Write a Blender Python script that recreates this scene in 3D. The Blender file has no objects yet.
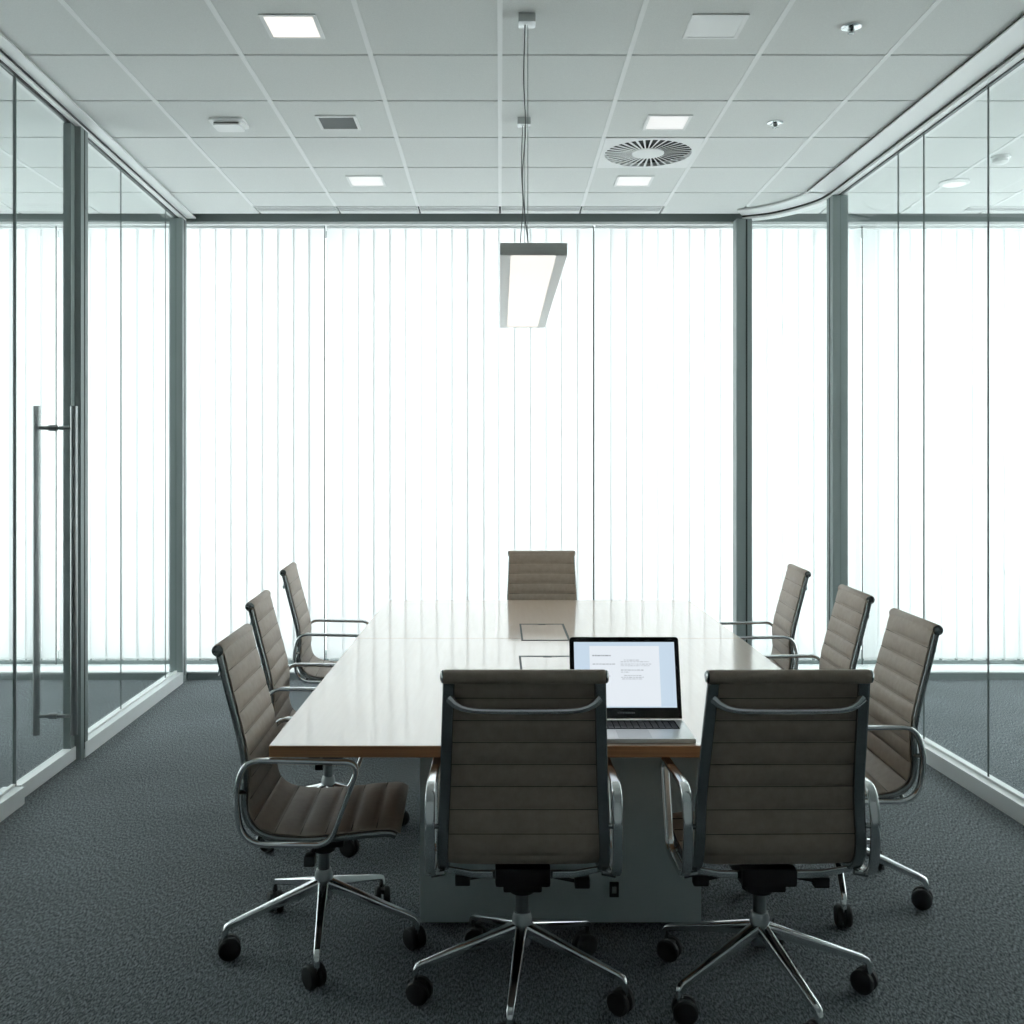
import bpy, bmesh, math, random
from mathutils import Vector, Matrix
random.seed(7)
PI = math.pi
SC = bpy.context.scene
COL = SC.collection

# ------------------------------------------------------------------ materials
def mat(name, color, rough=0.5, metal=0.0, spec=0.5, coat=0.0, coat_rough=0.05, emit=None, estr=0.0, coat_ior=1.5):
    m = bpy.data.materials.new(name); m.use_nodes = True
    b = m.node_tree.nodes['Principled BSDF']
    b.inputs['Base Color'].default_value = (*color, 1)
    b.inputs['Roughness'].default_value = rough
    b.inputs['Metallic'].default_value = metal
    b.inputs['Specular IOR Level'].default_value = spec
    b.inputs['Coat Weight'].default_value = coat
    b.inputs['Coat Roughness'].default_value = coat_rough
    b.inputs['Coat IOR'].default_value = coat_ior
    if emit:
        b.inputs['Emission Color'].default_value = (*emit, 1)
        b.inputs['Emission Strength'].default_value = estr
    return m

def nodes(m):
    return m.node_tree.nodes, m.node_tree.links, m.node_tree.nodes['Principled BSDF']

def noise_color(m, c1, c2, scale, detail=4, stretch=(1, 1, 1), bump=0.0, dist=0.002, rough=0.5, lo=0.3, hi=0.7):
    n, l, b = nodes(m)
    tc = n.new('ShaderNodeTexCoord'); mp = n.new('ShaderNodeMapping')
    mp.inputs['Scale'].default_value = stretch
    l.new(tc.outputs['Object'], mp.inputs['Vector'])
    nz = n.new('ShaderNodeTexNoise'); nz.inputs['Scale'].default_value = scale
    nz.inputs['Detail'].default_value = detail; nz.inputs['Roughness'].default_value = rough
    l.new(mp.outputs['Vector'], nz.inputs['Vector'])
    cr = n.new('ShaderNodeValToRGB')
    cr.color_ramp.elements[0].color = (*c1, 1); cr.color_ramp.elements[1].color = (*c2, 1)
    cr.color_ramp.elements[0].position = lo; cr.color_ramp.elements[1].position = hi
    l.new(nz.outputs['Fac'], cr.inputs['Fac']); l.new(cr.outputs['Color'], b.inputs['Base Color'])
    if bump:
        bp = n.new('ShaderNodeBump'); bp.inputs['Strength'].default_value = bump; bp.inputs['Distance'].default_value = dist
        l.new(nz.outputs['Fac'], bp.inputs['Height']); l.new(bp.outputs['Normal'], b.inputs['Normal'])
    return nz

M = {}
# carpet: ribbed loop pile, blue grey
M['carpet'] = mat('carpet', (0.1, 0.12, 0.13), 0.95, spec=0.1)
def carpet_nodes(m):
    n, l, b = nodes(m)
    tc = n.new('ShaderNodeTexCoord')
    mp = n.new('ShaderNodeMapping'); mp.inputs['Rotation'].default_value = (0, 0, math.radians(-24)); mp.inputs['Scale'].default_value = (2.1, 0.6, 1)
    l.new(tc.outputs['Object'], mp.inputs['Vector'])
    n1 = n.new('ShaderNodeTexNoise'); n1.inputs['Scale'].default_value = 84; n1.inputs['Detail'].default_value = 4; n1.inputs['Roughness'].default_value = 0.85
    l.new(mp.outputs['Vector'], n1.inputs['Vector'])
    n2 = n.new('ShaderNodeTexNoise'); n2.inputs['Scale'].default_value = 1.7; n2.inputs['Detail'].default_value = 4
    l.new(tc.outputs['Object'], n2.inputs['Vector'])
    cr = n.new('ShaderNodeValToRGB')
    cr.color_ramp.elements[0].color = (0.062, 0.071, 0.077, 1); cr.color_ramp.elements[0].position = 0.43
    cr.color_ramp.elements[1].color = (0.42, 0.46, 0.485, 1); cr.color_ramp.elements[1].position = 0.60
    l.new(n1.outputs['Fac'], cr.inputs['Fac'])
    mx = n.new('ShaderNodeMix'); mx.data_type = 'RGBA'; mx.blend_type = 'MULTIPLY'; mx.inputs['Factor'].default_value = 0.35
    l.new(cr.outputs['Color'], mx.inputs['A']); l.new(n2.outputs['Fac'], mx.inputs['B'])
    l.new(mx.outputs['Result'], b.inputs['Base Color'])
    bp = n.new('ShaderNodeBump'); bp.inputs['Strength'].default_value = 0.8; bp.inputs['Distance'].default_value = 0.004
    l.new(n1.outputs['Fac'], bp.inputs['Height']); l.new(bp.outputs['Normal'], b.inputs['Normal'])
carpet_nodes(M['carpet'])

M['tile'] = mat('ceiling_tile', (0.76, 0.785, 0.775), 0.9, spec=0.2)
noise_color(M['tile'], (0.72, 0.745, 0.735), (0.79, 0.815, 0.805), 240, bump=0.12, dist=0.001)
M['tee'] = mat('white_tee', (0.86, 0.88, 0.88), 0.5)
M['void'] = mat('dark_void', (0.05, 0.055, 0.055), 0.9)
M['white'] = mat('white_powdercoat', (0.88, 0.90, 0.90), 0.4)
M['lampbody'] = mat('grey_lamp_paint', (0.86, 0.85, 0.82), 0.4)
M['rail'] = mat('rail_white', (0.84, 0.86, 0.86), 0.35)
M['post'] = mat('grey_green_post', (0.25, 0.295, 0.29), 0.45, metal=0.1)
M['gasket'] = mat('black_gasket', (0.02, 0.023, 0.023), 0.6)
M['plaster'] = mat('plaster', (0.55, 0.57, 0.57), 0.9)
noise_color(M['plaster'], (0.60, 0.62, 0.62), (0.66, 0.68, 0.68), 8)
M['steel'] = mat('brushed_steel', (0.50, 0.52, 0.52), 0.32, metal=1.0)
noise_color(M['steel'], (0.27, 0.285, 0.285), (0.36, 0.375, 0.375), 60, stretch=(1, 1, 0.05))
M['alu'] = mat('anodised_aluminium', (0.52, 0.54, 0.54), 0.35, metal=1.0)
M['chrome'] = mat('polished_aluminium', (0.74, 0.755, 0.76), 0.14, metal=1.0)
M['frame'] = mat('dark_cast_aluminium', (0.30, 0.315, 0.315), 0.26, metal=1.0)
M['black'] = mat('black_plastic', (0.012, 0.013, 0.014), 0.45)
M['rubber'] = mat('black_rubber', (0.015, 0.016, 0.017), 0.6)
M['leather'] = mat('taupe_leather', (0.20, 0.175, 0.15), 0.5, spec=0.4)
noise_color(M['leather'], (0.330, 0.262, 0.208), (0.390, 0.314, 0.254), 35, bump=0.06, dist=0.001, rough=0.6)
M['thread'] = mat('seam_thread', (0.07, 0.062, 0.055), 0.8)
M['wood'] = mat('varnished_wood', (0.36, 0.17, 0.075), 0.35, coat=1.0, coat_rough=0.085, coat_ior=1.9)
noise_color(M['wood'], (0.68, 0.505, 0.395), (0.72, 0.55, 0.44), 6, detail=8, stretch=(9, 0.5, 4), rough=0.65)
M['woodedge'] = mat('wood_edge', (0.30, 0.135, 0.055), 0.4, coat=0.3, coat_rough=0.15)
noise_color(M['woodedge'], (0.36, 0.165, 0.072), (0.52, 0.26, 0.12), 6, detail=8, stretch=(0.6, 0.6, 40))
M['pedestal'] = mat('pedestal_laminate', (0.60, 0.66, 0.65), 0.45)
M['silver'] = mat('laptop_silver', (0.66, 0.67, 0.67), 0.35, metal=0.85)
M['bezel'] = mat('laptop_black', (0.012, 0.013, 0.016), 0.2)
M['key'] = mat('key_black', (0.02, 0.021, 0.023), 0.5)
M['screen'] = mat('lit_screen', (0.02, 0.02, 0.02), 0.25, emit=(0.60, 0.73, 0.86), estr=0.95)
M['page'] = mat('lit_page', (0.02, 0.02, 0.02), 0.25, emit=(0.82, 0.88, 0.94), estr=0.95)
M['ink'] = mat('screen_ink', (0.05, 0.05, 0.05), 0.3, emit=(0.30, 0.33, 0.37), estr=0.9)
M['mark'] = mat('pale_print', (0.45, 0.45, 0.45), 0.5)
M['lampon'] = mat('lit_panel_warm', (0.3, 0.3, 0.3), 0.4, emit=(1.0, 0.91, 0.82), estr=1.05)
M['lampsoft'] = mat('lit_panel_soft', (0.6, 0.6, 0.6), 0.4, emit=(1.0, 0.96, 0.94), estr=0.50)
M['lampdim'] = mat('unlit_panel', (0.85, 0.87, 0.87), 0.3)
M['pendantglow'] = mat('pendant_diffuser', (0.2, 0.2, 0.2), 0.5, spec=0.1, emit=(1.0, 0.945, 0.875), estr=0.95)
M['grille'] = mat('grille_grey', (0.30, 0.32, 0.32), 0.6)
M['cord'] = mat('grey_cord', (0.16, 0.17, 0.17), 0.5)
M['sill'] = mat('sill_white', (0.62, 0.66, 0.66), 0.4)
M['kerb'] = mat('sill_grey', (0.20, 0.235, 0.235), 0.5)

def glass_mat(name, tint, refl=1.0):
    m = bpy.data.materials.new(name); m.use_nodes = True
    n, l = m.node_tree.nodes, m.node_tree.links
    n.clear()
    o = n.new('ShaderNodeOutputMaterial'); mx = n.new('ShaderNodeMixShader')
    t = n.new('ShaderNodeBsdfTransparent'); t.inputs['Color'].default_value = (*tint, 1)
    g = n.new('ShaderNodeBsdfGlossy'); g.inputs['Roughness'].default_value = 0.0; g.inputs['Color'].default_value = (1, 1, 1, 1)
    f = n.new('ShaderNodeLayerWeight'); f.inputs['Blend'].default_value = 0.5       # Schlick, same from both faces
    pw = n.new('ShaderNodeMath'); pw.operation = 'POWER'; pw.inputs[1].default_value = 5
    ad = n.new('ShaderNodeMath'); ad.operation = 'MULTIPLY_ADD'; ad.inputs[1].default_value = 0.96; ad.inputs[2].default_value = 0.04
    l.new(f.outputs['Facing'], pw.inputs[0]); l.new(pw.outputs[0], ad.inputs[0])
    ml = n.new('ShaderNodeMath'); ml.operation = 'MULTIPLY'; ml.inputs[1].default_value = refl
    l.new(ad.outputs[0], ml.inputs[0]); l.new(ml.outputs[0], mx.inputs['Fac'])
    l.new(t.outputs['BSDF'], mx.inputs[1]); l.new(g.outputs['BSDF'], mx.inputs[2]); l.new(mx.outputs['Shader'], o.inputs['Surface'])
    return m
M['glass'] = glass_mat('partition_glass', (0.965, 0.985, 0.98), 0.7)
M['glassedge'] = mat('glass_edge', (0.16, 0.20, 0.195), 0.3)
M['winglass'] = glass_mat('window_glass', (0.98, 0.99, 0.99), 0.5)

def vane_mat():
    m = bpy.data.materials.new('blind_fabric'); m.use_nodes = True
    n, l = m.node_tree.nodes, m.node_tree.links
    n.clear()
    o = n.new('ShaderNodeOutputMaterial'); mx = n.new('ShaderNodeMixShader'); mx.inputs['Fac'].default_value = 0.5
    d = n.new('ShaderNodeBsdfDiffuse'); t = n.new('ShaderNodeBsdfTranslucent')
    d.inputs['Color'].default_value = (0.82, 0.85, 0.85, 1)
    t.inputs['Color'].default_value = (0.59, 0.605, 0.61, 1)
    l.new(d.outputs['BSDF'], mx.inputs[1]); l.new(t.outputs['BSDF'], mx.inputs[2]); l.new(mx.outputs['Shader'], o.inputs['Surface'])
    return m
M['vane'] = vane_mat()
def fill_pane_mat():  # for the out-of-view panes added to let extra fill light in
    m = bpy.data.materials.new('fill_pane_translucent'); m.use_nodes = True
    n, l = m.node_tree.nodes, m.node_tree.links
    n.clear()
    o = n.new('ShaderNodeOutputMaterial'); mx = n.new('ShaderNodeMixShader'); mx.inputs['Fac'].default_value = 0.8
    d = n.new('ShaderNodeBsdfDiffuse'); t = n.new('ShaderNodeBsdfTranslucent')
    d.inputs['Color'].default_value = (0.75, 0.78, 0.78, 1); t.inputs['Color'].default_value = (0.78, 0.80, 0.80, 1)
    l.new(d.outputs['BSDF'], mx.inputs[1]); l.new(t.outputs['BSDF'], mx.inputs[2]); l.new(mx.outputs['Shader'], o.inputs['Surface'])
    return m
M['fill_pane'] = fill_pane_mat()

# ------------------------------------------------------------------ mesh helpers
class MB:
    def __init__(self): self.v = []; self.f = []; self.mi = []
    def add(self, vs, fs, mi=0):
        o = len(self.v); self.v += [tuple(p) for p in vs]
        for f in fs: self.f.append([i + o for i in f]); self.mi.append(mi)
    def box(self, x0, x1, y0, y1, z0, z1, mi=0, rot=None, b=0.0):
        bm = bmesh.new()
        r = bmesh.ops.create_cube(bm, size=1)
        c = Vector(((x0+x1)/2, (y0+y1)/2, (z0+z1)/2))
        for v in bm.verts:
            v.co = Vector((v.co.x*(x1-x0), v.co.y*(y1-y0), v.co.z*(z1-z0)))
        if b > 0: bmesh.ops.bevel(bm, geom=bm.edges[:], offset=b, segments=2, affect='EDGES', profile=0.7)
        for v in bm.verts:
            if rot is not None: v.co = rot @ v.co
            v.co += c
        bm.verts.index_update()
        self.add([v.co[:] for v in bm.verts], [[v.index for v in f.verts] for f in bm.faces], mi)
        bm.free()
    def sweep(self, pts, sec, ref=None, scale=None, closed=False, mi=0):
        """sweep a closed 2D section along pts; ref = constant side direction (planar curves) or None"""
        P = [Vector(p) for p in pts]; n = len(P); k = len(sec); rings = []
        side = None
        for i in range(n):
            if closed: t = P[(i+1) % n] - P[i-1]
            else: t = P[min(i+1, n-1)] - P[max(i-1, 0)]
            t.normalize()
            if ref is not None: a = Vector(ref)
            else:
                a = side if side is not None else (Vector((0, 0, 1)) if abs(t.z) < 0.9 else Vector((1, 0, 0)))
            a = a - t * a.dot(t); a.normalize(); side = a
            b = t.cross(a)
            s = scale[i] if scale else (1, 1)
            if not isinstance(s, tuple): s = (s, s)
            rings.append([P[i] + a * (q[0]*s[0]) + b * (q[1]*s[1]) for q in sec])
        vs = [p for r in rings for p in r]; fs = []
        m = n if closed else n - 1
        for i in range(m):
            for j in range(k):
                j2 = (j+1) % k; i2 = (i+1) % n
                fs.append([i*k+j, i*k+j2, i2*k+j2, i2*k+j])
        if not closed:
            fs.append(list(range(k))[::-1]); fs.append([(n-1)*k+j for j in range(k)])
        self.add(vs, fs, mi)
    def tube(self, pts, r, seg=10, **kw): self.sweep(pts, circ(r, r, seg), **kw)
    def lathe(self, prof, c=(0, 0, 0), axis='Z', seg=20, mi=0):
        vs = []; fs = []; n = len(prof)
        for (r, h) in prof:
            for j in range(seg):
                a = 2*PI*j/seg
                if axis == 'Z': p = (r*math.cos(a), r*math.sin(a), h)
                elif axis == 'X': p = (h, r*math.cos(a), r*math.sin(a))
                else: p = (r*math.sin(a), h, r*math.cos(a))
                vs.append((p[0]+c[0], p[1]+c[1], p[2]+c[2]))
        for i in range(n-1):
            for j in range(seg):
                j2 = (j+1) % seg
                fs.append([i*seg+j, i*seg+j2, (i+1)*seg+j2, (i+1)*seg+j])
        fs.append(list(range(seg))[::-1]); fs.append([(n-1)*seg+j for j in range(seg)])
        self.add(vs, fs, mi)
    def prism(self, poly, z0, z1, mi=0, side_mi=None):
        n = len(poly)
        vs = [(p[0], p[1], z0) for p in poly] + [(p[0], p[1], z1) for p in poly]
        self.add(vs, [list(range(n))[::-1], list(range(n, 2*n))], mi)
        self.add(vs, [[i, (i+1) % n, n+(i+1) % n, n+i] for i in range(n)], mi if side_mi is None else side_mi)
    def build(self, name, m, parent=None, smooth=True, ang=35, loc=None):
        me = bpy.data.meshes.new(name); me.from_pydata(self.v, [], self.f)
        ms = m if isinstance(m, (list, tuple)) else [m]
        for x in ms: me.materials.append(x)
        for p, i in zip(me.polygons, self.mi): p.material_index = i
        bm = bmesh.new(); bm.from_mesh(me)
        bmesh.ops.remove_doubles(bm, verts=bm.verts[:], dist=1e-6)
        bmesh.ops.recalc_face_normals(bm, faces=bm.faces[:]); bm.to_mesh(me); bm.free()
        if smooth:
            for p in me.polygons: p.use_smooth = True
            me.set_sharp_from_angle(angle=math.radians(ang))
        o = bpy.data.objects.new(name, me); COL.objects.link(o)
        if parent: o.parent = parent
        if loc: o.location = loc
        return o

def circ(a, b, seg=12): return [(a*math.cos(2*PI*i/seg), b*math.sin(2*PI*i/seg)) for i in range(seg)]
def rrect(w, h, r, n=3):
    out = []
    for cx, cy, a0 in ((w/2-r, h/2-r, 0), (-w/2+r, h/2-r, 90), (-w/2+r, -h/2+r, 180), (w/2-r, -h/2+r, 270)):
        for i in range(n+1):
            a = math.radians(a0 + 90*i/n); out.append((cx + r*math.cos(a), cy + r*math.sin(a)))
    return out
def catmull(P, per=8, closed=False):
    P = [Vector(p) for p in P]; n = len(P); out = []
    for i in range(n if closed else n-1):
        p0 = P[i-1] if (closed or i > 0) else P[0]*2-P[1]
        p1 = P[i]; p2 = P[(i+1) % n]
        p3 = P[(i+2) % n] if (closed or i+2 < n) else P[-1]*2-P[-2]
        for k in range(per):
            t = k/per
            out.append(0.5*((2*p1) + (p2-p0)*t + (2*p0-5*p1+4*p2-p3)*t*t + (3*p1-p0-3*p2+p3)*t**3))
    if not closed: out.append(P[-1])
    return out
def fillet(P, r, n=6, closed=False):
    """polyline with rounded corners; r = number or list"""
    P = [Vector(p) for p in P]; out = []; N = len(P)
    for i in range(N):
        if not closed and i in (0, N-1): out.append(P[i]); continue
        a = P[i-1] - P[i]; b = P[(i+1) % N] - P[i]
        rr = r[i] if isinstance(r, (list, tuple)) else r
        d = min(rr, a.length*0.49, b.length*0.49)
        if d < 1e-5: out.append(P[i]); continue
        s = P[i] + a.normalized()*d; e = P[i] + b.normalized()*d
        for k in range(n+1):
            t = k/n; out.append(s*(1-t)**2 + P[i]*2*t*(1-t) + e*t*t)
    return out

def tag(o, label, cat, group=None, kind=None):
    o['label'] = label; o['category'] = cat
    if group: o['group'] = group
    if kind: o['kind'] = kind
    return o
def struct(o, label=None):
    o['kind'] = 'structure'
    if label: o['label'] = label
    return o
def empty(name, loc=(0, 0, 0), rz=0):
    o = bpy.data.objects.new(name, None); COL.objects.link(o); o.empty_display_size = 0.1
    o.location = loc; o.rotation_euler = (0, 0, rz); return o
def copy_tree(o, parent=None):
    c = o.copy(); COL.objects.link(c)
    if parent: c.parent = parent
    for ch in list(o.children): copy_tree(ch, c)
    return c

# ------------------------------------------------------------------ room dimensions (Y = depth from camera)
HC = 3.64; YB = 8.07; XL = -5.67; XR = 5.03; YR = -2.6
def left_x(y): return -2.395 - 0.036*(y-4.8)      # glass line of the left partition
def right_x(y): return 2.485 - 0.034*(y-4.8)      # glass line of the right partition

# floor
b = MB(); b.box(XL-0.2, XR+0.2, YR-0.2, 9.0, -0.12, 0); struct(b.build('floor', M['carpet'], smooth=False), 'blue grey ribbed carpet floor')

# ceiling: lay-in tiles with thin dark reveals
TX = 0.62; TY = 0.61; Y0 = 4.92
def holes(cx, cy): pass
b = MB()
xs = [k*TX for k in range(-10, 10)]; ys = [Y0 + k*TY for k in range(-13, 6)]
for i in range(len(xs)-1):
    for j in range(len(ys)-1):
        x0, x1 = max(xs[i], XL), min(xs[i+1], XR); y0, y1 = max(ys[j], YR), min(ys[j+1], YB)
        if x1 - x0 < 0.02 or y1 - y0 < 0.02: continue
        g = 0.007
        # leave the tile of the swirl diffuser open
        if abs(xs[i]-0.62) < 0.01 and abs(ys[j]-(Y0+2*TY)) < 0.01: continue
        b.box(x0+g, x1-g, y0+g, y1-g, HC, HC+0.018)
b.box(XL-0.1, XR+0.1, YR-0.1, YB+0.42, HC+0.12, HC+0.2, 1)
b.box(XL-0.1, XR+0.1, YR-0.1, YB, HC+0.03, HC+0.035, 1)
struct(b.build('ceiling', [M['tile'], M['void']], smooth=False), 'pale grey suspended ceiling of square tiles')
b = MB()
for x in xs:
    if XL < x < XR: b.box(x-0.0115, x+0.0115, YR, 7.735, HC-0.003, HC+0.012)
struct(b.build('trim_1', M['tee'], smooth=False), 'white ceiling tee bars running to the window')

# outer walls; the unseen side panes are added to brighten the interior
def side_wall_with_fill(x, sg, nm, idx):
    b = MB()
    xa, xb = sorted((x, x+0.12*sg))
    b.box(xa, xb, YR-0.2, 9.0, 0, 0.10); b.box(xa, xb, YR-0.2, 9.0, HC-0.12, HC+0.2); b.box(xa, xb, YB-0.15, 9.0, 0.10, HC-0.12)
    SY = 4.25
    b.box(xa, xb, YR-0.2, SY, 0.10, HC-0.12, 1)
    for k in range(3): b.box(xa, xb, SY+k*1.25-0.04, SY+k*1.25+0.04, 0.10, HC-0.12)
    w = struct(b.build(nm, [M['post'], M['plaster']], smooth=False))
    for k in range(3):
        y0, y1 = SY+k*1.25+0.04, min(SY+(k+1)*1.25-0.04, YB-0.15)
        p = MB(); xc = x+0.06*sg; p.add([(xc, y0, 0.10), (xc, y1, 0.10), (xc, y1, HC-0.12), (xc, y0, HC-0.12)], [[0, 1, 2, 3]])
        p.build('added_fill_pane', M['fill_pane'], w, smooth=False)  # added pane, passes sky light inside as fill
side_wall_with_fill(XL, -1, 'wall_left_outer', 6); side_wall_with_fill(XR, 1, 'wall_right_outer', 7)
b = MB(); b.box(XL-0.2, XR+0.2, YR-0.2, YR, 0, HC+0.2); struct(b.build('wall_rear', M['plaster'], smooth=False))

# window wall: head trim, kerb, sill, panes
b = MB()
b.box(XL, XR, YB, YB+0.03, HC-0.036, HC+0.2, 0)
b.box(XL, XR, YB+0.03, YB+0.42, HC-0.02, HC+0.2, 1)
b.box(XL, XR, YB+0.005, YB+0.05, HC-0.055, HC-0.036, 1)
struct(b.build('trim_2', [M['post'], M['white']], smooth=False), 'grey and white head trim over the window wall')
b = MB()
b.box(XL, XR, YB, YB+0.03, 0.0, 0.052, 0)
b.box(XL, XR, YB-0.005, YB+0.33, 0.052, 0.062, 1)
struct(b.build('trim_3', [M['kerb'], M['sill']], smooth=False), 'low white window sill on a grey kerb')
LINES = [-5.67, -3.53, -1.39, 0.75, 2.89, 5.03]
YV = 8.20; YW = 8.45
WEMP = []
for i in range(5):
    x0, x1 = LINES[i], LINES[i+1]
    f = MB()
    for (a, c) in ((x0, x0+0.035), (x1-0.035, x1)): f.box(a, c, YW-0.03, YW+0.05, 0.0, HC-0.03)
    f.box(x0+0.035, x1-0.035, YW-0.03, YW+0.05, 0.0, 0.16)
    f.box(x0+0.035, x1-0.035, YW-0.03, YW+0.05, HC-0.07, HC-0.03)
    w = struct(f.build('window_%d' % (i+1), M['post'], smooth=False))
    p = MB(); p.box(x0+0.03, x1-0.03, YW, YW+0.012, 0.155, HC-0.065)
    p.build('window_pane', M['winglass'], w, smooth=False)

# ------------------------------------------------------------------ vertical blinds
BL = ['white vertical blind in the next room beyond the glass door, at the outer wall',
      'white vertical blind passing behind the corner post on the door side',
      'white vertical blind in the middle of the window wall, behind the pendant lamp',
      'white vertical blind passing behind the two posts of the curved glass corner',
      'white vertical blind in the next room beyond the long glass wall without a door']
for i in range(5):
    x0, x1 = LINES[i], LINES[i+1]
    root = empty('vertical_blind', ((x0+x1)/2, YV, 0)); cx = (x0+x1)/2
    tag(root, BL[i], 'blind', 'vertical blinds along the window wall')
    h = MB(); h.box(x0-cx+0.006, x1-cx-0.006, -0.022, 0.022, HC-0.062, HC-0.0205, b=0.002)
    h.build('head_rail', M['white'], root)
    n = 17; pitch = (x1-x0-0.02)/n; v = MB(); wt = MB(); ch = MB(); chain = []
    rnd = random.Random(30+i)
    for k in range(n):
        xc = x0-cx+0.01+pitch*(k+0.5); W = pitch + rnd.choice((0.008, 0.012, 0.015, 0.022)); a = math.radians(rnd.uniform(3, 8))
        N = 6; prof = []
        bow = rnd.uniform(0.002, 0.005)
        for q in range(N+1):
            t = (q/N-0.5)*W
            prof.append((xc + t*math.cos(a), t*math.sin(a) + bow*(1-(2*q/N-1)**2)))
        zt, zb = HC-0.0625, 0.142 + rnd.uniform(-0.003, 0.003)
        vs = [(p[0], p[1], zb) for p in prof] + [(p[0], p[1], zt) for p in prof]
        v.add(vs, [[q, q+1, N+2+q, N+1+q] for q in range(N)])
        R = Matrix.Rotation(a, 3, 'Z')
        wt.box(xc-0.052, xc+0.052, -0.0015+bow, 0.0015+bow, 0.128, 0.144, rot=R)
        chain += [(xc, -0.007, 0.136), (xc+pitch*0.5, -0.010, 0.128)]
    v.build('vanes', M['vane'], root)
    wt.build('bottom_weights', M['white'], root, smooth=False)
    ch.tube(catmull(chain[:-1], 4), 0.0014, 5); ch.build('linking_chain', M['steel'], root)
    r = MB(); r.box(x1-cx-0.010, x1-cx-0.001, -0.030, -0.0225, 0.1, HC-0.05)
    r.build('side_rod', M['frame'], root, smooth=False)

# ------------------------------------------------------------------ glass partitions
def along(P0, P1):
    """matrix-free helper: returns function (s, off, z) -> world point on the line P0->P1, off to the right of travel"""
    d = Vector((P1[0]-P0[0], P1[1]-P0[1], 0)); L = d.length; d.normalize(); nrm = Vector((d.y, -d.x, 0))
    return (lambda s, off, z: (P0[0]+d.x*s+nrm.x*off, P0[1]+d.y*s+nrm.y*off, z)), L
def lbox(b, fn, s0, s1, o0, o1, z0, z1, mi=0):
    vs = [fn(s, o, z) for z in (z0, z1) for (s, o) in ((s0, o0), (s1, o0), (s1, o1), (s0, o1))]
    b.add(vs, [[0, 1, 2, 3], [4, 5, 6, 7], [0, 1, 5, 4], [1, 2, 6, 5], [2, 3, 7, 6], [3, 0, 4, 7]], mi)

def glass_pane(fn, s0, s1, z0, z1, parent, name='glass_pane'):
    b = MB()
    t = 0.0035
    vs = [fn(s, o, z) for z in (z0, z1) for (s, o) in ((s0, -t), (s1, -t), (s1, t), (s0, t))]
    b.add(vs, [[0, 1, 5, 4], [2, 3, 7, 6]], 0)
    b.add(vs, [[1, 2, 6, 5], [3, 0, 4, 7]], 1)
    b.add(vs, [[0, 1, 2, 3], [4, 5, 6, 7]], 1)
    return b.build(name, [M['glass'], M['glassedge']], parent, smooth=False)

# left partition: runs from y=0.6 to the window wall; room side is +X = right of travel
PL0 = (left_x(0.6), 0.6); PL1 = (left_x(8.06), 8.06)
fnL, LL = along(PL0, PL1)
def sL(y): return (y-0.6)*LL/(8.06-0.6)
W = struct(empty('wall_left'), 'left glass partition with grey posts and white rails')
YD0, YD1 = 5.09, 5.81          # door leaf
YP = 5.885                      # door post centre
b = MB()
for (a, c) in ((0.6, YD0-0.02), (YP, 7.94)):
    lbox(b, fnL, sL(a), sL(c), -0.05, 0.055, 0.0, 0.085)
    lbox(b, fnL, sL(a), sL(c), -0.010, 0.010, 0.0855, 0.098)
b.build('bottom_rail', M['rail'], W, smooth=False)
b = MB()
lbox(b, fnL, sL(0.6), sL(8.06), -0.045, 0.045, HC-0.032, HC-0.006)
lbox(b, fnL, sL(0.6), sL(8.06), 0.052, 0.125, HC-0.014, HC-0.006)
b.build('top_rail', M['rail'], W, smooth=False)
b = MB()
lbox(b, fnL, sL(0.6), sL(8.06), 0.0455, 0.0515, HC-0.022, HC-0.006)
lbox(b, fnL, sL(0.6), sL(8.06), -0.015, 0.015, HC-0.037, HC-0.0325)
b.build('shadow_gap', M['gasket'], W, smooth=False)
for (y0, y1) in ((YP-0.055, YP+0.055), (7.94, 8.06)):
    b = MB()
    lbox(b, fnL, sL(y0), sL(y1), -0.05, 0.05, 0.0, HC-0.0375, 0)
    ym = (y0+y1)/2
    lbox(b, fnL, sL(ym)-0.006, sL(ym)+0.006, 0.0495, 0.052, 0.05, HC-0.04, 1)
    b.build('post', [M['post'], M['gasket']], W, smooth=False)
for (y0, y1) in ((0.6, 2.6), (2.605, 5.07), (YP+0.055, 6.66), (6.664, 7.66), (7.664, 7.94)):
    glass_pane(fnL, sL(y0), sL(y1), 0.086, HC-0.0375, W)

# door with long pull handle
D = struct(empty('door_1'), 'frameless glass door with long steel pull handle')
glass_pane(fnL, sL(YD0), sL(YD1), 0.075, HC-0.042, D, 'glass_leaf')
b = MB(); lbox(b, fnL, sL(YD0), sL(YD1), -0.025, 0.03, 0.012, 0.085); b.build('door_rail', M['rail'], D, smooth=False)
b = MB(); lbox(b, fnL, sL(YD1)-0.055, sL(YD1), -0.02, 0.022, 0.075, HC-0.042, 0)
b.build('door_stile', M['post'], D, smooth=False)
b = MB(); lbox(b, fnL, sL(YD0)-0.006, sL(YD0)+0.002, -0.006, 0.006, 0.075, HC-0.042); b.build('door_edge_seal', M['post'], D, smooth=False)
hy = YD1-0.245
H = MB()
zt, zb = 1.65+(470-406)*hy/1026, 1.65-(735-470)*hy/1026
for o in (-0.09, 0.11):
    H.tube([fnL(sL(hy), o, zb), fnL(sL(hy), o, zt)], 0.019, 16)
hh = H.build('pull_handle', M['steel'], D)
H = MB()
for z in (1.65+(470-428)*hy/1026, 1.65-(716-470)*hy/1026):
    H.tube([fnL(sL(hy), -0.09, z), fnL(sL(hy), 0.11, z)], 0.010, 12)
    H.tube([fnL(sL(hy), -0.022, z), fnL(sL(hy), 0.022, z)], 0.017, 14)
H.build('standoff', M['steel'], hh)

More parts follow.
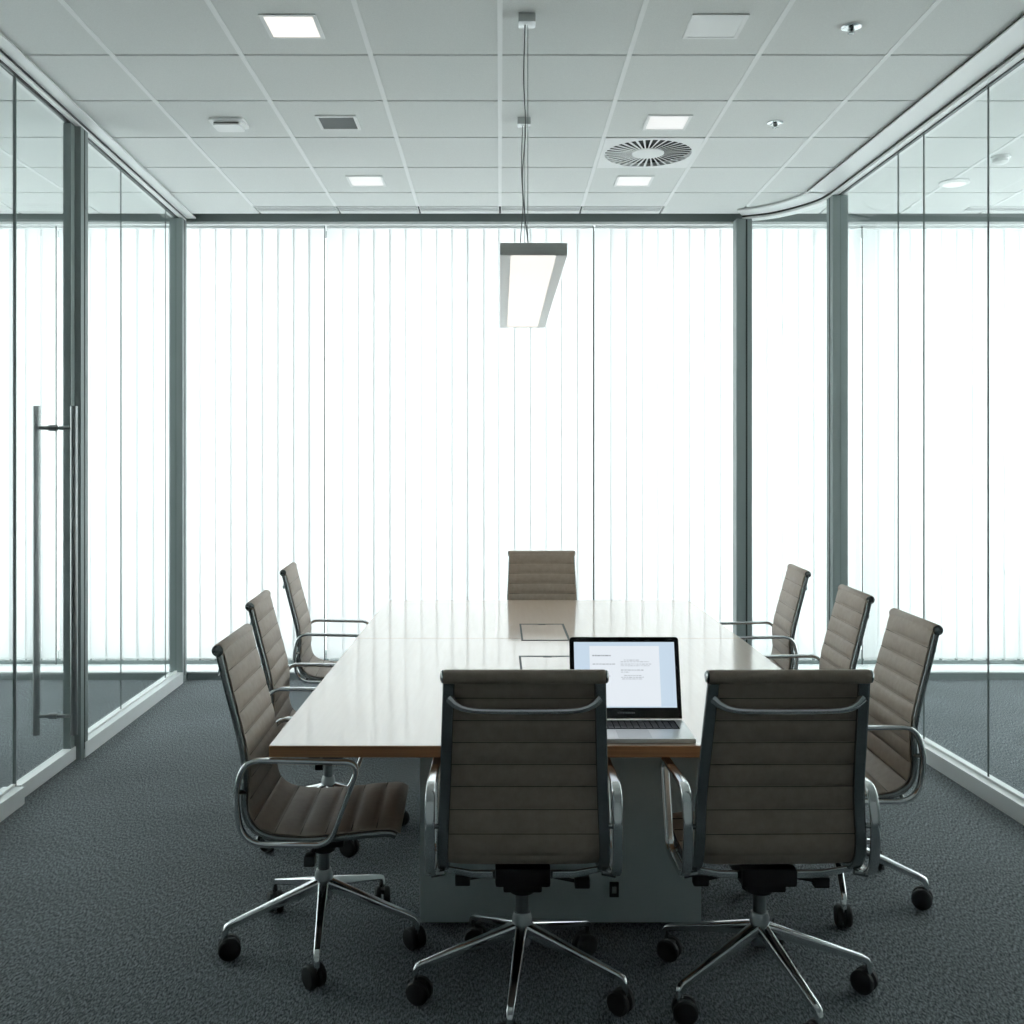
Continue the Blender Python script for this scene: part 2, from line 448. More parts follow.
# right partition
PR0 = (right_x(0.6), 0.6); PR1 = (right_x(7.30), 7.30)
fnR, LR = along(PR0, PR1)
def sR(y): return (y-0.6)*LR/(7.30-0.6)
W = struct(empty('wall_right'), 'right glass partition curving into the window wall')
arc = catmull([(right_x(7.3), 7.30, 0), (2.36, 7.50, 0), (2.24, 7.73, 0), (2.09, 7.90, 0), (1.90, 8.0, 0)], 6)
arc_t = arc
b = MB(); lbox(b, fnR, sR(0.6), sR(7.24), -0.055, 0.05, 0.0, 0.085); lbox(b, fnR, sR(0.6), sR(7.24), -0.010, 0.010, 0.0855, 0.098)
b.sweep([(p[0], p[1], 0.0425) for p in arc], [(-0.05, -0.0425), (0.05, -0.0425), (0.05, 0.0425), (-0.05, 0.0425)][::-1])
b.build('bottom_rail', M['rail'], W, smooth=True)
b = MB(); lbox(b, fnR, sR(0.6), sR(7.3), -0.05, 0.045, HC-0.045, HC-0.006)
lbox(b, fnR, sR(0.6), sR(7.3), -0.215, -0.056, HC-0.020, HC-0.006)
def arcsweep(b, off, w, z0, z1):
    pts = []
    for i, p in enumerate(arc):
        t = (arc[min(i+1, len(arc)-1)] - arc[max(i-1, 0)]).normalized(); nn = Vector((-t.y, t.x, 0))   # toward the room
        pts.append((p.x+nn.x*off, p.y+nn.y*off))
    up = []
    vs = []; fs = []; n = len(pts)
    for i, p in enumerate(arc):
        t = (arc[min(i+1, n-1)] - arc[max(i-1, 0)]).normalized(); nn = Vector((-t.y, t.x, 0))
        for (o, z) in ((off-w/2, z0), (off+w/2, z0), (off+w/2, z1), (off-w/2, z1)):
            vs.append((p.x+nn.x*o, p.y+nn.y*o, z))
    for i in range(n-1):
        for j in range(4):
            fs.append([i*4+j, i*4+(j+1) % 4, (i+1)*4+(j+1) % 4, (i+1)*4+j])
    fs.append([3, 2, 1, 0]); fs.append([(n-1)*4+j for j in range(4)])
    b.add(vs, fs)
arcsweep(b, 0.0, 0.09, HC-0.045, HC-0.006); arcsweep(b, 0.135, 0.155, HC-0.020, HC-0.006)
b.build('top_rail', M['rail'], W, smooth=True)
b = MB(); lbox(b, fnR, sR(0.6), sR(7.3), -0.0555, -0.0505, HC-0.03, HC-0.006); arcsweep(b, 0.05, 0.006, HC-0.03, HC-0.006)
lbox(b, fnR, sR(0.6), sR(7.3), -0.219, -0.2155, HC-0.012, HC-0.006)
lbox(b, fnR, sR(0.6), sR(7.24), -0.012, 0.012, HC-0.050, HC-0.0455)
b.build('shadow_gap', M['gasket'], W, smooth=False)
b = MB(); lbox(b, fnR, sR(7.24), sR(7.36), -0.055, 0.055, 0.0, HC-0.0505, 0)
lbox(b, fnR, sR(7.30)-0.006, sR(7.30)+0.006, -0.0575, -0.0545, 0.05, HC-0.055, 1)
b.build('post', [M['post'], M['gasket']], W, smooth=False)
b = MB(); b.box(1.83, 1.95, 7.94, 8.06, 0, HC-0.046, 0); b.box(1.902, 1.914, 7.937, 7.941, 0.05, HC-0.05, 1)
b.build('post', [M['post'], M['gasket']], W, smooth=False)
for (y0, y1) in ((0.6, 2.6), (2.605, 5.19), (5.196, 5.92), (5.926, 6.27), (6.276, 7.24)):
    glass_pane(fnR, sR(y0), sR(y1), 0.086, HC-0.0505, W)
b = MB(); arcsweep(b, 0, 0.010, 0.086, HC-0.0455); b.build('glass_pane', M['glass'], W)

# ------------------------------------------------------------------ ceiling fittings
def ceiling_light(x, y, m, label):
    e = empty('recessed_light', (x, y, HC)); tag(e, label, 'ceiling light', 'square recessed ceiling lights')
    s = 0.125; f = MB()
    for (a, c, d, g) in ((-s, s, -s, -s+0.018), (-s, s, s-0.018, s), (-s, -s+0.018, -s+0.018, s-0.018), (s-0.018, s, -s+0.018, s-0.018)):
        f.box(a, c, d, g, -0.006, 0.0005)
    f.build('frame', M['tee'], e, smooth=False)
    p = MB(); p.box(-s+0.018, s-0.018, -s+0.018, s-0.018, -0.004, 0.0005); p.build('diffuser', m, e, smooth=False)
ceiling_light(-0.93, 4.6, M['lampon'], 'brightest warm lit square ceiling light, near left above the door side')
ceiling_light(0.965, 4.6, M['lampdim'], 'dull grey unlit square ceiling light, nearest on the right of the pendant')
ceiling_light(0.955, 5.87, M['lampsoft'], 'lit square ceiling light just in front of the swirl air diffuser')
ceiling_light(-0.92, 7.06, M['lampsoft'], 'small lit square ceiling light, left of pendant near the window wall')
ceiling_light(0.92, 7.06, M['lampsoft'], 'small lit square ceiling light behind the swirl air diffuser')

e = empty('ceiling_speaker', (-0.925, 5.87, HC)); tag(e, 'square grey grille with white frame in the ceiling, left of pendant', 'ceiling grille')
f = MB(); s = 0.115
for (a, c, d, g) in ((-s, s, -s, -s+0.016), (-s, s, s-0.016, s), (-s, -s+0.016, -s+0.016, s-0.016), (s-0.016, s, -s+0.016, s-0.016)):
    f.box(a, c, d, g, -0.008, 0.0005)
f.build('frame', M['tee'], e, smooth=False)
f = MB(); f.box(-s+0.016, s-0.016, -s+0.016, s-0.016, -0.003, 0.0005)
for k in range(14): f.box(-s+0.016, s-0.016, -0.095+k*0.0142, -0.089+k*0.0142, -0.006, -0.0031)
f.build('grille', M['grille'], e, smooth=False)

e = empty('smoke_detector', (-1.55, 5.87, HC)); tag(e, 'white low rounded detector on the ceiling tile, far left', 'detector')
f = MB(); f.prism([tuple(p)[:2] for p in fillet([(-0.1, -0.085, 0), (0.1, -0.085, 0), (0.1, 0.085, 0), (-0.1, 0.085, 0)], 0.03, closed=True)], -0.014, 0.0005)
f.build('base_plate', M['white'], e)
f = MB(); f.prism([tuple(p)[:2] for p in fillet([(-0.08, -0.065, 0), (0.08, -0.065, 0), (0.08, 0.065, 0), (-0.08, 0.065, 0)], 0.03, closed=True)], -0.036, -0.0142)
f.build('cover', M['white'], e)
f = MB(); f.box(-0.07, 0.07, -0.0665, -0.0655, -0.026, -0.022); f.build('vent_slot', M['gasket'], e, smooth=False)

def sprinkler(x, y, label):
    e = empty('ceiling_sprinkler', (x, y, HC)); tag(e, label, 'sprinkler', 'ceiling sprinklers right of the pendant')
    f = MB(); f.lathe([(0.045, 0.0005), (0.045, -0.006), (0.032, -0.010), (0.016, -0.012)]); f.build('escutcheon', M['chrome'], e)
    f = MB(); f.lathe([(0.013, -0.012), (0.014, -0.020), (0.008, -0.022), (0.006, -0.030)], seg=12)
    f.build('nozzle', M['frame'], e)
    f = MB(); f.lathe([(0.016, -0.030), (0.016, -0.032)], seg=16); f.build('deflector', M['frame'], e)
sprinkler(1.575, 4.6, 'chrome sprinkler head nearest the viewer, at the top right of the ceiling')
sprinkler(1.575, 5.87, 'chrome sprinkler head further back, right of the swirl diffuser')

# swirl diffuser
cx, cy = 0.93, Y0+2.5*TY
e = empty('ceiling_diffuser', (cx, cy, HC)); tag(e, 'square ceiling air diffuser with a swirl of dark radial slots', 'air diffuser')
f = MB(); hx, hyy = TX/2-0.013, TY/2-0.004
N = 36; r0, r1 = 0.085, 0.265
# face plate: flat square with a circular opening
ring = [(0.272*math.cos(2*PI*k/72), 0.272*math.sin(2*PI*k/72)) for k in range(72)]
def sq(p):
    s = max(abs(p[0])/hx, abs(p[1])/hyy); return (p[0]/s, p[1]/s)
vs = [(p[0], p[1], -0.004) for p in ring] + [(*sq(p), -0.004) for p in ring] + [(p[0], p[1], 0.02) for p in ring]
f.add(vs, [[k, (k+1) % 72, 72+(k+1) % 72, 72+k] for k in range(72)] + [[k, (k+1) % 72, 144+(k+1) % 72, 144+k] for k in range(72)])
for (a, c, d, g) in ((-hx, hx, -hyy, -hyy+0.01), (-hx, hx, hyy-0.01, hyy), (-hx, -hx+0.01, -hyy, hyy), (hx-0.01, hx, -hyy, hyy)):
    f.box(a, c, d, g, -0.0039, 0.012)
f.build('face_plate', M['tee'], e, smooth=False)
f = MB(); f.lathe([(0.285, 0.021), (0.285, 0.0295)], seg=40); f.build('plenum', M['void'], e, smooth=False)
f = MB()
for k in range(N):
    a = 2*PI*k/N
    s0 = Vector((math.cos(a)*0.07, math.sin(a)*0.07, 0))
    e1 = Vector((math.cos(a+0.12)*0.272, math.sin(a+0.12)*0.272, 0)); t = (e1-s0).normalized(); nn = Vector((-t.y, t.x, 0))
    w0, w1 = 0.0030, 0.0074
    vs = []
    for (p, w) in ((s0, w0), (e1, w1)):
        for (sg, z) in ((-1, -0.003), (1, -0.001), (1, 0.001), (-1, -0.001)):
            q = p + nn*(sg*w); vs.append((q.x, q.y, z))
    f.add(vs, [[0, 1, 5, 4], [1, 2, 6, 5], [2, 3, 7, 6], [3, 0, 4, 7], [0, 1, 2, 3], [4, 5, 6, 7]])
f.build('swirl_blades', M['tee'], e, smooth=False)
f = MB(); f.lathe([(0.10, 0.002), (0.10, -0.004), (0.085, -0.007)], seg=32); f.build('center_cap', M['tee'], e)

# slot diffusers in the last row
SLOT = ['linear ceiling slot at the far left, nearest the left glass wall', 'linear ceiling slot, second from the left glass wall',
        'linear ceiling slot left of the pendant cables, third from the left glass wall', 'linear ceiling slot directly right of the pendant cables',
        'linear ceiling slot behind the swirl diffuser, last one before the curved glass']
def slot(x0, x1, label):
    c = (x0+x1)/2; w = (x1-x0)/2
    e = empty('slot_diffuser', (c, 7.80, HC)); tag(e, label, 'slot diffuser', 'linear slots in the ceiling by the window')
    f = MB(); f.box(-w, w, -0.055, -0.040, -0.008, 0.0005); f.box(-w, w, 0.040, 0.055, -0.008, 0.0005); f.box(-w, w, -0.006, 0.006, -0.008, 0.0005)
    f.build('frame', M['tee'], e, smooth=False)
    f = MB(); f.box(-w, w, -0.0395, 0.0395, -0.002, 0.0006); f.build('slot_opening', M['grille'], e, smooth=False)
for k in range(5): slot(-1.86+0.62*k+0.015, -1.86+0.62*(k+1)-0.015, SLOT[k])
slot(3.55, 4.75, 'linear ceiling slot beyond the right glass partition')

e = empty('round_downlight', (3.14, 7.09, HC)); tag(e, 'round white downlight on the ceiling beyond the right glass partition', 'ceiling light')
f = MB(); f.lathe([(0.10, 0.0005), (0.10, -0.01), (0.08, -0.016)], seg=28); f.build('trim_ring', M['white'], e)
f = MB(); f.lathe([(0.078, -0.010), (0.074, -0.019), (0.05, -0.022)], seg=28); f.build('diffuser', M['lampsoft'], e)
e = empty('smoke_detector', (3.18, 6.52, HC)); tag(e, 'round smoke detector on the ceiling beyond the right glass partition', 'detector')
f = MB(); f.lathe([(0.06, 0.0005), (0.06, -0.012)], seg=24); f.build('base_plate', M['white'], e)
f = MB(); f.lathe([(0.05, -0.0122), (0.048, -0.035), (0.03, -0.045), (0.015, -0.047)], seg=24); f.build('cover', M['white'], e)

# ------------------------------------------------------------------ pendant lamp
PZ = 2.545; PX0, PX1 = 0.0, 0.28; PY0, PY1 = 4.27, 6.45
e = empty('pendant_lamp', ((PX0+PX1)/2, (PY0+PY1)/2, PZ)); tag(e, 'long slim aluminium pendant lamp with glowing underside over the table', 'lamp')
w = (PX1-PX0)/2; L = (PY1-PY0)/2
f = MB(); f.box(-w, w, -L, -L+0.012, 0, 0.05); f.box(-w, w, L-0.012, L, 0, 0.05)
f.box(-w, -w+0.045, -L+0.012, L-0.012, 0, 0.05); f.box(w-0.045, w, -L+0.012, L-0.012, 0, 0.05)
f.box(-w+0.045, w-0.045, -L+0.012, L-0.012, 0.04, 0.05)
f.build('housing', M['lampbody'], e, smooth=False)
f = MB()
f.box(-w+0.045, w-0.045, -L+0.012, L-0.012, 0.004, 0.02); f.build('diffuser', M['pendantglow'], e, smooth=False)
f = MB()
for (a, c) in ((-w+0.002, -w+0.045), (w-0.045, w-0.002)): f.box(a, c, -L+0.002, L-0.002, -0.0015, -0.0002)
f.build('flange', M['white'], e, smooth=False)
for (x, y) in ((0.118, 4.50), (0.136, 5.82)):
    lx, ly = x-(PX0+PX1)/2, y-(PY0+PY1)/2; zc = HC-PZ
    c = MB(); c.box(lx-0.037, lx+0.037, ly-0.037, ly+0.037, zc-0.038, zc+0.0005, b=0.003); c.build('ceiling_cup', M['alu'], e)
    c = MB(); c.tube([(lx+0.004, ly, zc-0.038), (lx+0.004, ly, 0.05)], 0.0018, 6)
    c.lathe([(0.008, 0.05), (0.008, 0.075), (0.003, 0.085)], (lx+0.004, ly, 0), seg=10); c.build('suspension_wire', M['steel'], e)
    c = MB(); pts = catmull([(lx-0.008, ly, zc-0.038), (lx-0.014, ly, zc*0.75), (lx-0.006, ly, zc*0.55), (lx-0.02, ly, zc*0.35), (lx-0.006, ly, zc*0.18), (lx+0.012, ly, 0.05)], 8)
    c.tube(pts, 0.0026, 6); c.build('power_cord', M['cord'], e)

# ------------------------------------------------------------------ conference table
TZ = 0.76; TT = 0.038; TYF, TYB = 3.31, 7.02
e = empty('conference_table', (0.24, 5.1, 0)); tag(e, 'long glossy wooden meeting table on a pale panel base, in the room centre', 'table')
EX, EY = 0.24, 5.1
poly = [(-0.748, TYF, 0), (1.15, TYF, 0), (1.20, 3.6, 0), (1.245, 4.2, 0), (1.272, 5.0, 0), (1.29, TYB, 0), (-0.773, TYB, 0)]
poly = fillet(poly, [0.012, 0.14, 0.1, 0.2, 0.3, 0.10, 0.04], 8, closed=True)
P2 = [(p.x-EX, p.y-EY) for p in poly]
def shrink(P, d):
    c = Vector((sum(p[0] for p in P)/len(P), sum(p[1] for p in P)/len(P))); out = []
    n = len(P)
    for i in range(n):
        a = Vector(P[i-1]); q = Vector(P[i]); z = Vector(P[(i+1) % n]); t = (z-a).normalized(); nn = Vector((-t.y, t.x))
        out.append(tuple(q+nn*d))
    return out
b = MB(); n = len(P2); S = shrink(P2, 0.0025)
vs = [(p[0], p[1], TZ-TT) for p in S] + [(p[0], p[1], TZ-TT+0.0025) for p in P2] + [(p[0], p[1], TZ-0.0025) for p in P2] + [(p[0], p[1], TZ) for p in S]
b.add(vs, [list(range(n))[::-1]], 1)
for k in range(3):
    b.add(vs, [[k*n+i, k*n+(i+1) % n, (k+1)*n+(i+1) % n, (k+1)*n+i] for i in range(n)], 1)
b.add(vs, [[3*n+i for i in range(n)]], 0)
b.build('tabletop', [M['wood'], M['woodedge']], e, smooth=True, ang=20)
b = MB(); b.box(-0.765-EX, 1.268-EX, 5.425-EY, 5.4285-EY, TZ-0.0005, TZ+0.0004); b.build('table_seam', M['woodedge'], e, smooth=False)
b = MB(); b.box(-0.29-EX, 0.73-EX, 3.72-EY, 6.35-EY, 0.009, TZ-TT-0.001, b=0.003); b.build('pedestal', M['pedestal'], e)
b = MB(); b.box(-0.27-EX, 0.71-EX, 3.74-EY, 6.33-EY, 0.0, 0.0085); b.build('plinth', M['gasket'], e, smooth=False)
b = MB(); b.box(-0.27-EX, 0.71-EX, 3.55-EY, 3.60-EY, TZ-TT-0.05, TZ-TT-0.001); b.build('support_batten', M['woodedge'], e, smooth=False)
sx = (614-500)*3.72/1026 - EX; sz = 1.65-(889-470)*3.72/1026
b = MB(); b.box(sx-0.017, sx+0.017, 3.712-EY, 3.7195-EY, sz-0.027, sz+0.027, b=0.002); so = b.build('power_socket', M['black'], e)
b = MB(); b.box(sx-0.008, sx+0.008, 3.7105-EY, 3.7118-EY, sz-0.012, sz+0.012); b.build('socket_insert', M['grille'], so, smooth=False)
def hatch(x0, x1, y0, y1):
    b = MB(); zl = TZ+0.0003; zh = TZ+0.0018
    b.box(x0, x1, y0, y0+0.022, zl, zh); b.box(x0, x1, y1-0.032, y1, zl, zh)
    b.box(x0, x0+0.010, y0+0.022, y1-0.032, zl, zh); b.box(x1-0.013, x1, y0+0.022, y1-0.032, zl, zh)
    h = b.build('cable_hatch', M['gasket'], e, smooth=False)
    h.location = (-EX, -EY, 0)
    b = MB(); b.box(x0+0.010, x1-0.013, y0+0.022, y1-0.032, zl, zh-0.0002); b.build('hatch_lid', M['wood'], h, smooth=False)
    b = MB(); b.box((x0+x1)/2-0.02, (x0+x1)/2+0.02, y1-0.044, y1-0.031, zh, zh+0.0008); b.build('finger_tab', M['gasket'], h, smooth=False)
hatch(0.112, 0.368, 5.35, 5.93); hatch(0.09, 0.36, 4.22, 4.91)

# ------------------------------------------------------------------ laptop
LX = 0.443; LW = 0.195; LY0, LY1 = 3.335, 3.60; LZ = TZ
e = empty('laptop', (LX, (LY0+LY1)/2, LZ)); tag(e, 'open silver laptop showing a document, on the near end of the table', 'laptop')
d = (LY1-LY0)/2
b = MB(); b.box(-LW, LW, -d, d, 0.001, 0.016, b=0.004); base = b.build('base', M['silver'], e)
b = MB(); b.box(-0.165, 0.165, -0.005, d-0.022, 0.0161, 0.0167); b.build('keyboard_well', M['bezel'], base, smooth=False)
b = MB()
for r in range(6):
    yk = d-0.036-r*0.0185
    for c in range(15): b.box(-0.162+c*0.0217, -0.162+c*0.0217+0.018, yk-0.007, yk+0.007, 0.0168, 0.0185)
b.build('keys', M['key'], base, smooth=False)
b = MB(); b.box(-0.055, 0.055, -d+0.015, -0.02, 0.0158, 0.0163); b.build('trackpad', M['alu'], base, smooth=False)
LH = 0.285
b = MB(); b.box(-LW+0.002, LW-0.002, 0.0041, 0.0062, 0.001, LH-0.002, b=0.001); lid = b.build('lid', M['silver'], e)
lid.location = (0, d-0.004, 0.018); lid.rotation_euler = (math.radians(-17), 0, 0)
b = MB(); b.prism([(p.x, p.y) for p in fillet([(-LW, 0, 0), (LW, 0, 0), (LW, LH, 0), (-LW, LH, 0)], [0.004, 0.004, 0.014, 0.014], closed=True)], -0.004, 0.004)
b.v = [(x, -z, y) for (x, y, z) in b.v]
b.build('bezel', M['bezel'], lid)
sx0, sx1, sz0, sz1 = -LW+0.016, LW-0.016, 0.038, LH-0.018
b = MB(); b.box(sx0, sx1, -0.0052, -0.0041, sz0, sz1); b.build('display', M['screen'], lid, smooth=False)
b = MB(); b.box(sx0+0.055, sx1-0.055, -0.0056, -0.0053, sz0+0.004, sz1-0.014); b.build('document_page', M['page'], lid, smooth=False)
b = MB()
rl = random.Random(3)
def textline(x0, x1, z, h):
    x = x0
    while x < x1:
        w = min(rl.uniform(0.004, 0.013), x1-x); b.box(x, x+w, -0.0059, -0.0057, z-h/2+rl.uniform(-.0003, .0003), z+h/2); x += w+0.0022
px0 = sx0+0.055; top = sz1-0.014
textline(px0+0.01, px0+0.075, top-0.034, 0.0042)
textline(px0+0.01, px0+0.09, top-0.064, 0.0026); textline(px0+0.05, px0+0.072, top-0.106, 0.0022)
for (zz, a, c, h) in ((0.050, 0.13, 0.19, 0.0018), (0.056, 0.118, 0.225, 0.0016), (0.064, 0.118, 0.235, 0.0016), (0.070, 0.118, 0.228, 0.0014), (0.085, 0.118, 0.205, 0.0024), (0.092, 0.118, 0.15, 0.0018), (0.104, 0.13, 0.195, 0.0016), (0.110, 0.118, 0.205, 0.0018), (0.116, 0.122, 0.20, 0.0018)):
    textline(px0+a*0.93, px0+c*0.93, top-zz, h)
b.build('document_text', M['ink'], lid, smooth=False)
b = MB(); rl = random.Random(9); x = -0.03
while x < 0.03:
    w = rl.uniform(0.003, 0.006); b.box(x, x+w, -0.0046, -0.0041, 0.018, 0.0225); x += w+0.0018
b.build('bezel_lettering', M['mark'], lid, smooth=False)

# ------------------------------------------------------------------ office chair
PROF = [(-0.300, 1.063), (-0.273, 0.955), (-0.245, 0.85), (-0.220, 0.75), (-0.209, 0.68), (-0.209, 0.615), (-0.211, 0.56), (-0.195, 0.505), (-0.145, 0.468),
        (-0.04, 0.456), (0.08, 0.462), (0.18, 0.472), (0.25, 0.474), (0.285, 0.460)]
FINE = catmull([(0, p[0], p[1]) for p in PROF], 12)
ARC = [0.0]
for i in range(1, len(FINE)): ARC.append(ARC[-1] + (FINE[i]-FINE[i-1]).length)
TOT = ARC[-1]
def at(s):
    s = max(0, min(TOT, s)); i = 1
    while i < len(ARC)-1 and ARC[i] < s: i += 1
    t = (s-ARC[i-1])/max(1e-9, ARC[i]-ARC[i-1]); p = FINE[i-1].lerp(FINE[i], t)
    d = (FINE[i]-FINE[i-1]).normalized(); nrm = Vector((0, -d.z, d.y))      # towards the sitter
    if nrm.y < 0 and abs(d.z) > abs(d.y): nrm = -nrm
    if nrm.z < 0 and abs(d.y) >= abs(d.z): nrm = -nrm
    return p, d, nrm
def halfw(s):
    t = min(1, s/0.55); return 0.226 + 0.024*t
def sling(s0, s1, nrib):
    b = MB(); NX = 8; per = 8; rings = []
    for k in range(nrib*per+1):
        s = s0 + (s1-s0)*k/(nrib*per); u = (k % per)/per
        puff = math.sin(PI*u)**0.55 if 0 < u < 1 else 0.0
        t = 0.0045 + 0.0085*puff
        p, d, nn = at(s); w = halfw(s)
        fr = []; bk = []
        for q in range(NX+1):
            x = -w + 2*w*q/NX; e = 1 - abs(2*q/NX-1)**6*0.75
            fr.append(p + nn*(t*e) + Vector((x, 0, 0))); bk.append(p - nn*(t*e*0.8) + Vector((x, 0, 0)))
        rings.append(fr + bk[::-1])
    m = 2*(NX+1)
    vs = [q for r in rings for q in r]; fs = []
    for i in range(len(rings)-1):
        for j in range(m): fs.append([i*m+j, i*m+(j+1) % m, (i+1)*m+(j+1) % m, (i+1)*m+j])
    fs.append(list(range(m))[::-1]); fs.append([(len(rings)-1)*m+j for j in range(m)])
    b.add(vs, fs); return b
# arc length of the bend between back and seat
SB = next(ARC[i] for i in range(len(FINE)) if FINE[i].z < 0.505)
def make_chair():
    root = empty('office_chair')
    back = sling(0.002, SB, 8).build('backrest', M['leather'], root, ang=60)
    b = MB()
    for k in range(1, 8):
        p, d, nn = at(0.002+(SB-0.002)*k/8); w = halfw(0)+0.004
        for sg in (1, -1): b.tube([p+nn*0.0038*sg+Vector((-w, 0, 0)), p+nn*0.0038*sg+Vector((w, 0, 0))], 0.0013, 5)
    b.build('seam', M['thread'], back)
    seat = sling(SB, TOT-0.002, 6).build('seat', M['leather'], root, ang=60)
    b = MB()
    for k in range(0, 6):
        p, d, nn = at(SB+(TOT-SB)*k/6); w = halfw(1)-0.004
        b.tube([p+nn*0.0038+Vector((-w, 0, 0)), p+nn*0.0038+Vector((w, 0, 0))], 0.0013, 5)
    b.build('seam', M['thread'], seat)
    # head roll
    p, d, nn = at(0.0); r = 0.0205; p = p - nn*0.0145 - Vector((0, 0, 0.001)); b = MB()
    b.lathe([(r*0.9, -0.232), (r, -0.228), (r, 0.228), (r*0.9, 0.232)], (0, p.y, p.z), 'X', 20); hr = b.build('head_roll', M['leather'], root)
    for sg in (-1, 1):
        b = MB()
        b.lathe([(r*0.86, 0.2322*sg), (r*0.92, 0.236*sg), (r*0.7, 0.240*sg), (r*0.3, 0.2415*sg)], (0, p.y, p.z), 'X', 18)
        b.build('end_cap', M['frame'], hr)
    # side frames
    for sg in (-1, 1):
        b = MB(); pts = []
        for k in range(0, 49):
            s = 0.002 + (TOT-0.012)*k/48; q, d, nn = at(s); pts.append(q + Vector((sg*(halfw(s)-0.010), 0, 0)) - nn*0.0155)
        b.sweep(pts, rrect(0.034, 0.022, 0.008), ref=(1, 0, 0)); b.build('side_frame', M['frame'], root)
    # rear cross handle
    b = MB(); q, d, nn = at(0.105); q2, _, _ = at(0.07)
    pts = []
    for k in range(25):
        t = k/12-1; x = 0.216*t; lift = 0.030*abs(t)**8 + 0.003*t*t; out = 0.016 + 0.020*(1-abs(t)**7)
        pts.append(Vector((x, q.y-0.012-out, q.z+lift)))
    b.sweep(pts, circ(0.0085, 0.0065, 10), scale=[1.05+0.75*abs(k/12-1)**8 for k in range(25)]); b.build('back_handle', M['chrome'], root)
    # arm loops
    for sg in (-1, 1):
        b = MB(); x = sg*0.276
        loop = [(x, 0.155, 0.700), (x, -0.216, 0.712), (x, -0.248, 0.61), (x, -0.228, 0.440), (x, 0.055, 0.434), ]
        pts = fillet(loop, [0.05, 0.05, 0.07, 0.09, 0.05], 8, closed=True)
        b.sweep(pts, rrect(0.030, 0.017, 0.007), ref=(1, 0, 0), closed=True)
        arm = b.build('armrest', M['chrome'], root)
        for (y, z) in ((-0.18, 0.438), (0.03, 0.4345)):
            b = MB(); b.tube([(sg*0.235, y, z+0.008), (x, y, z)], 0.009, 8); b.build('arm_bracket', M['frame'], arm)
        b = MB(); b.tube([(sg*0.245, -0.222, 0.60), (x, -0.246, 0.605)], 0.008, 8)
        b.build('arm_bracket', M['frame'], arm)
    # under-seat structure
    b = MB(); b.box(-0.085, 0.085, -0.12, 0.11, 0.375, 0.432, b=0.012); b.box(-0.06, 0.06, -0.085, 0.075, 0.345, 0.376, b=0.008)
    b.lathe([(0.048, 0.346), (0.040, 0.318), (0.03, 0.312)], seg=20); b.build('tilt_mechanism', M['black'], root)
    for sg in (-1, 1):
        for (ya, yb) in ((-0.09, -0.155), (0.07, 0.12)):
            b = MB(); b.sweep([(sg*0.07, ya, 0.405), (sg*0.16, (ya+yb)/2, 0.420), (sg*0.248, yb, 0.450)], rrect(0.022, 0.014, 0.005), scale=[1.2, 1.0, 0.8])
            b.build('seat_brace', M['chrome'], root)
    for (sg, y) in ((-1, 0.0), (1, -0.02)):
        b = MB(); b.tube([(sg*0.07, y, 0.375), (sg*0.17, y, 0.356)], 0.006, 8); b.box(sg*0.188-0.024, sg*0.188+0.024, y-0.018, y+0.018, 0.338, 0.372, b=0.006)
        b.build('lever', M['black'], root)
    b = MB(); b.lathe([(0.021, 0.245), (0.021, 0.318)], seg=20); b.build('gas_column', M['steel'], root)
    b = MB(); b.lathe([(0.024, 0.150), (0.030, 0.165), (0.031, 0.235), (0.026, 0.2525), (0.022, 0.2535)], seg=24); hub = b.build('base_hub', M['alu'], root)
    return root
def add_base(root, phase):
    for k in range(5):
        a = phase + 2*PI*k/5; c, s = math.cos(a), math.sin(a)
        P = lambda r, z: (r*c, r*s, z)
        b = MB()
        b.sweep([P(0.018, 0.200), P(0.105, 0.176), P(0.215, 0.144), P(0.316, 0.114), P(0.333, 0.107), P(0.340, 0.096), P(0.341, 0.070)], rrect(0.036, 0.030, 0.008),
                ref=(-s, c, 0), scale=[(1.1, 1.35), (0.95, 1.1), (0.78, 0.85), (0.66, 0.70), (0.62, 0.66), (0.58, 0.62), (0.54, 0.58)])
        b.tube([P(0.341, 0.074), P(0.341, 0.058)], 0.007, 10)
        leg = b.build('base_leg', M['chrome'], root)
        b = MB(); t = a + 0.7*math.sin(k*2.3+phase*3) + PI/2; ct, st = math.cos(t), math.sin(t)   # wheel axle direction
        fx, fy = -st*0.016, ct*0.016
        cx, cy = 0.341*c+fx, 0.341*s+fy
        for sg in (-1, 1):
            prof = [(0.012, 0.005), (0.032, 0.005), (0.0375, 0.009), (0.0375, 0.022), (0.032, 0.028), (0.012, 0.030)]
            w = MB(); w.lathe([(r, h*sg) for r, h in prof], (0, 0, 0), 'X', 20)
            b.add([(x*ct - y*st + cx, x*st + y*ct + cy, z+0.0377) for (x, y, z) in w.v], w.f)
        w = MB(); w.box(-0.02, 0.02, -0.018, 0.02, 0.03, 0.046, b=0.006)
        b.add([(x*ct - y*st + cx, x*st + y*ct + cy, z+0.022) for (x, y, z) in w.v], w.f)
        b.build('caster', M['rubber'], leg)
proto = make_chair()
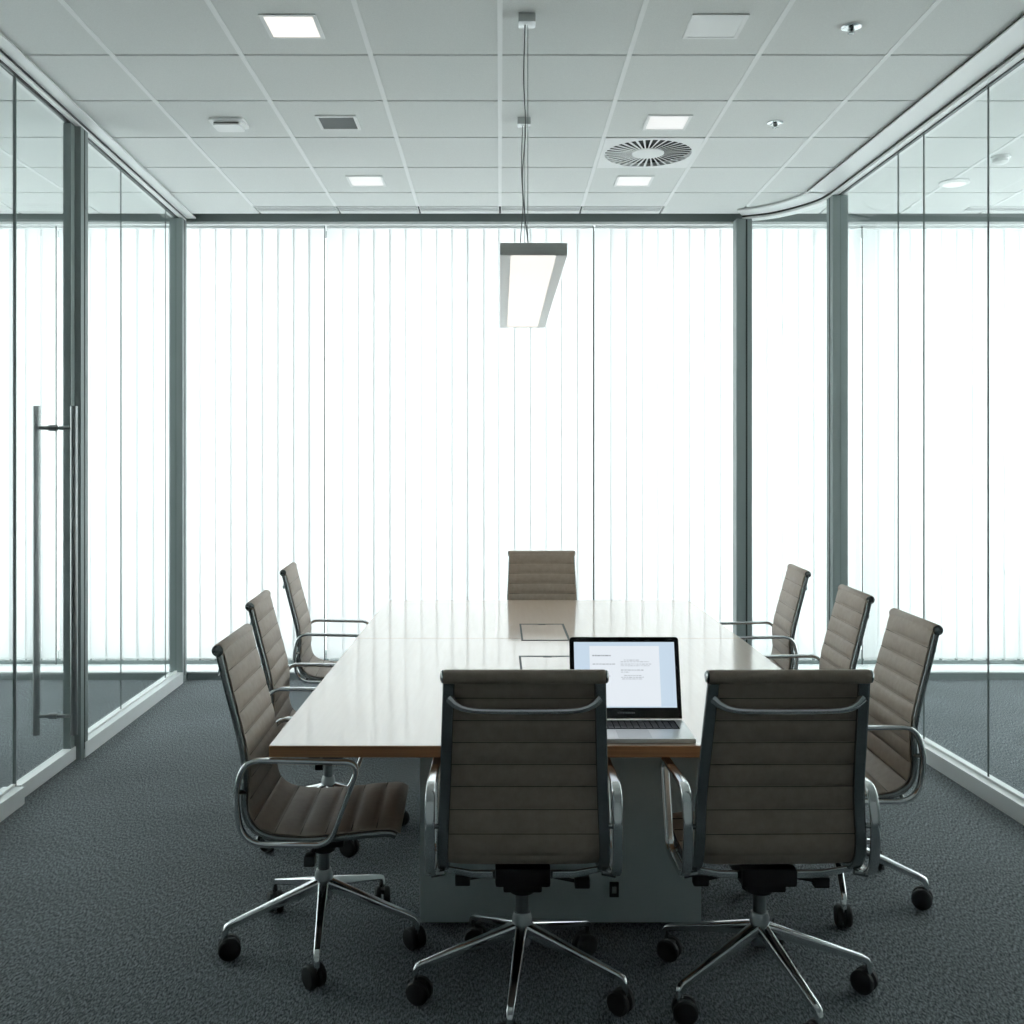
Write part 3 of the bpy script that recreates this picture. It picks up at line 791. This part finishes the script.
CH = [  # x, y, rotation (0 faces +Y), base phase in world angle, label
    (0.070, 3.25, 0, -97, 'taupe ribbed office chair with its back to the viewer, partly hiding the laptop'),
    (0.822, 3.25, 1, -75, 'taupe ribbed office chair with its back to the viewer, nearer the curved glass wall'),
    (-0.618, 3.60, -88, 60, 'nearest office chair on the door side of the table, its whole seat showing'),
    (-0.785, 4.69, -86, 9, 'middle of the three office chairs on the door side of the table'),
    (-0.95, 6.15, -86, 40, 'office chair on the door side of the table, nearest the window blinds'),
    (1.31, 4.03, 88, -30, 'nearest office chair on the curved glass side, partly behind a chair with its back turned'),
    (1.385, 4.92, 87, 30, 'middle of the three office chairs on the curved glass side of the table'),
    (1.445, 6.06, 86, 10, 'office chair on the curved glass side of the table, nearest the window blinds'),
    (0.295, 6.96, 180, 25, 'office chair at the far head of the table, only its backrest showing'),
]
chairs = []
for i, (x, y, rz, ph, lab) in enumerate(CH):
    c = proto if i == 0 else copy_tree(proto)
    chairs.append(c)
for c, (x, y, rz, ph, lab) in zip(chairs, CH):
    add_base(c, math.radians(ph-rz))
    c.location = (x, y, 0); c.rotation_euler = (0, 0, math.radians(rz))
    tag(c, lab, 'chair', 'office chairs around the meeting table')

# ------------------------------------------------------------------ light, world, camera
w = bpy.data.worlds.new('overcast_sky'); SC.world = w; w.use_nodes = True
bg = w.node_tree.nodes['Background']; bg.inputs['Color'].default_value = (0.955, 1.0, 1.0, 1); bg.inputs['Strength'].default_value = 5.0

cam = bpy.data.cameras.new('camera'); co = bpy.data.objects.new('camera', cam); COL.objects.link(co)
co.location = (0, 0, 1.65); co.rotation_euler = (PI/2, 0, 0)
cam.sensor_width = 36; cam.lens = 36*1026/1024; cam.shift_x = (512-500)/1024; cam.shift_y = -(512-470)/1024
cam.clip_start = 0.05
SC.camera = co
SC.view_settings.view_transform = 'Standard'; SC.view_settings.look = 'None'; SC.view_settings.gamma = 1; SC.view_settings.use_curve_mapping = False
SC.view_settings.exposure = 0.0
SC.cycles.max_bounces = 14; SC.cycles.diffuse_bounces = 6; SC.cycles.transparent_max_bounces = 24; SC.cycles.transmission_bounces = 10; SC.cycles.glossy_bounces = 6
SC.cycles.sample_clamp_indirect = 6
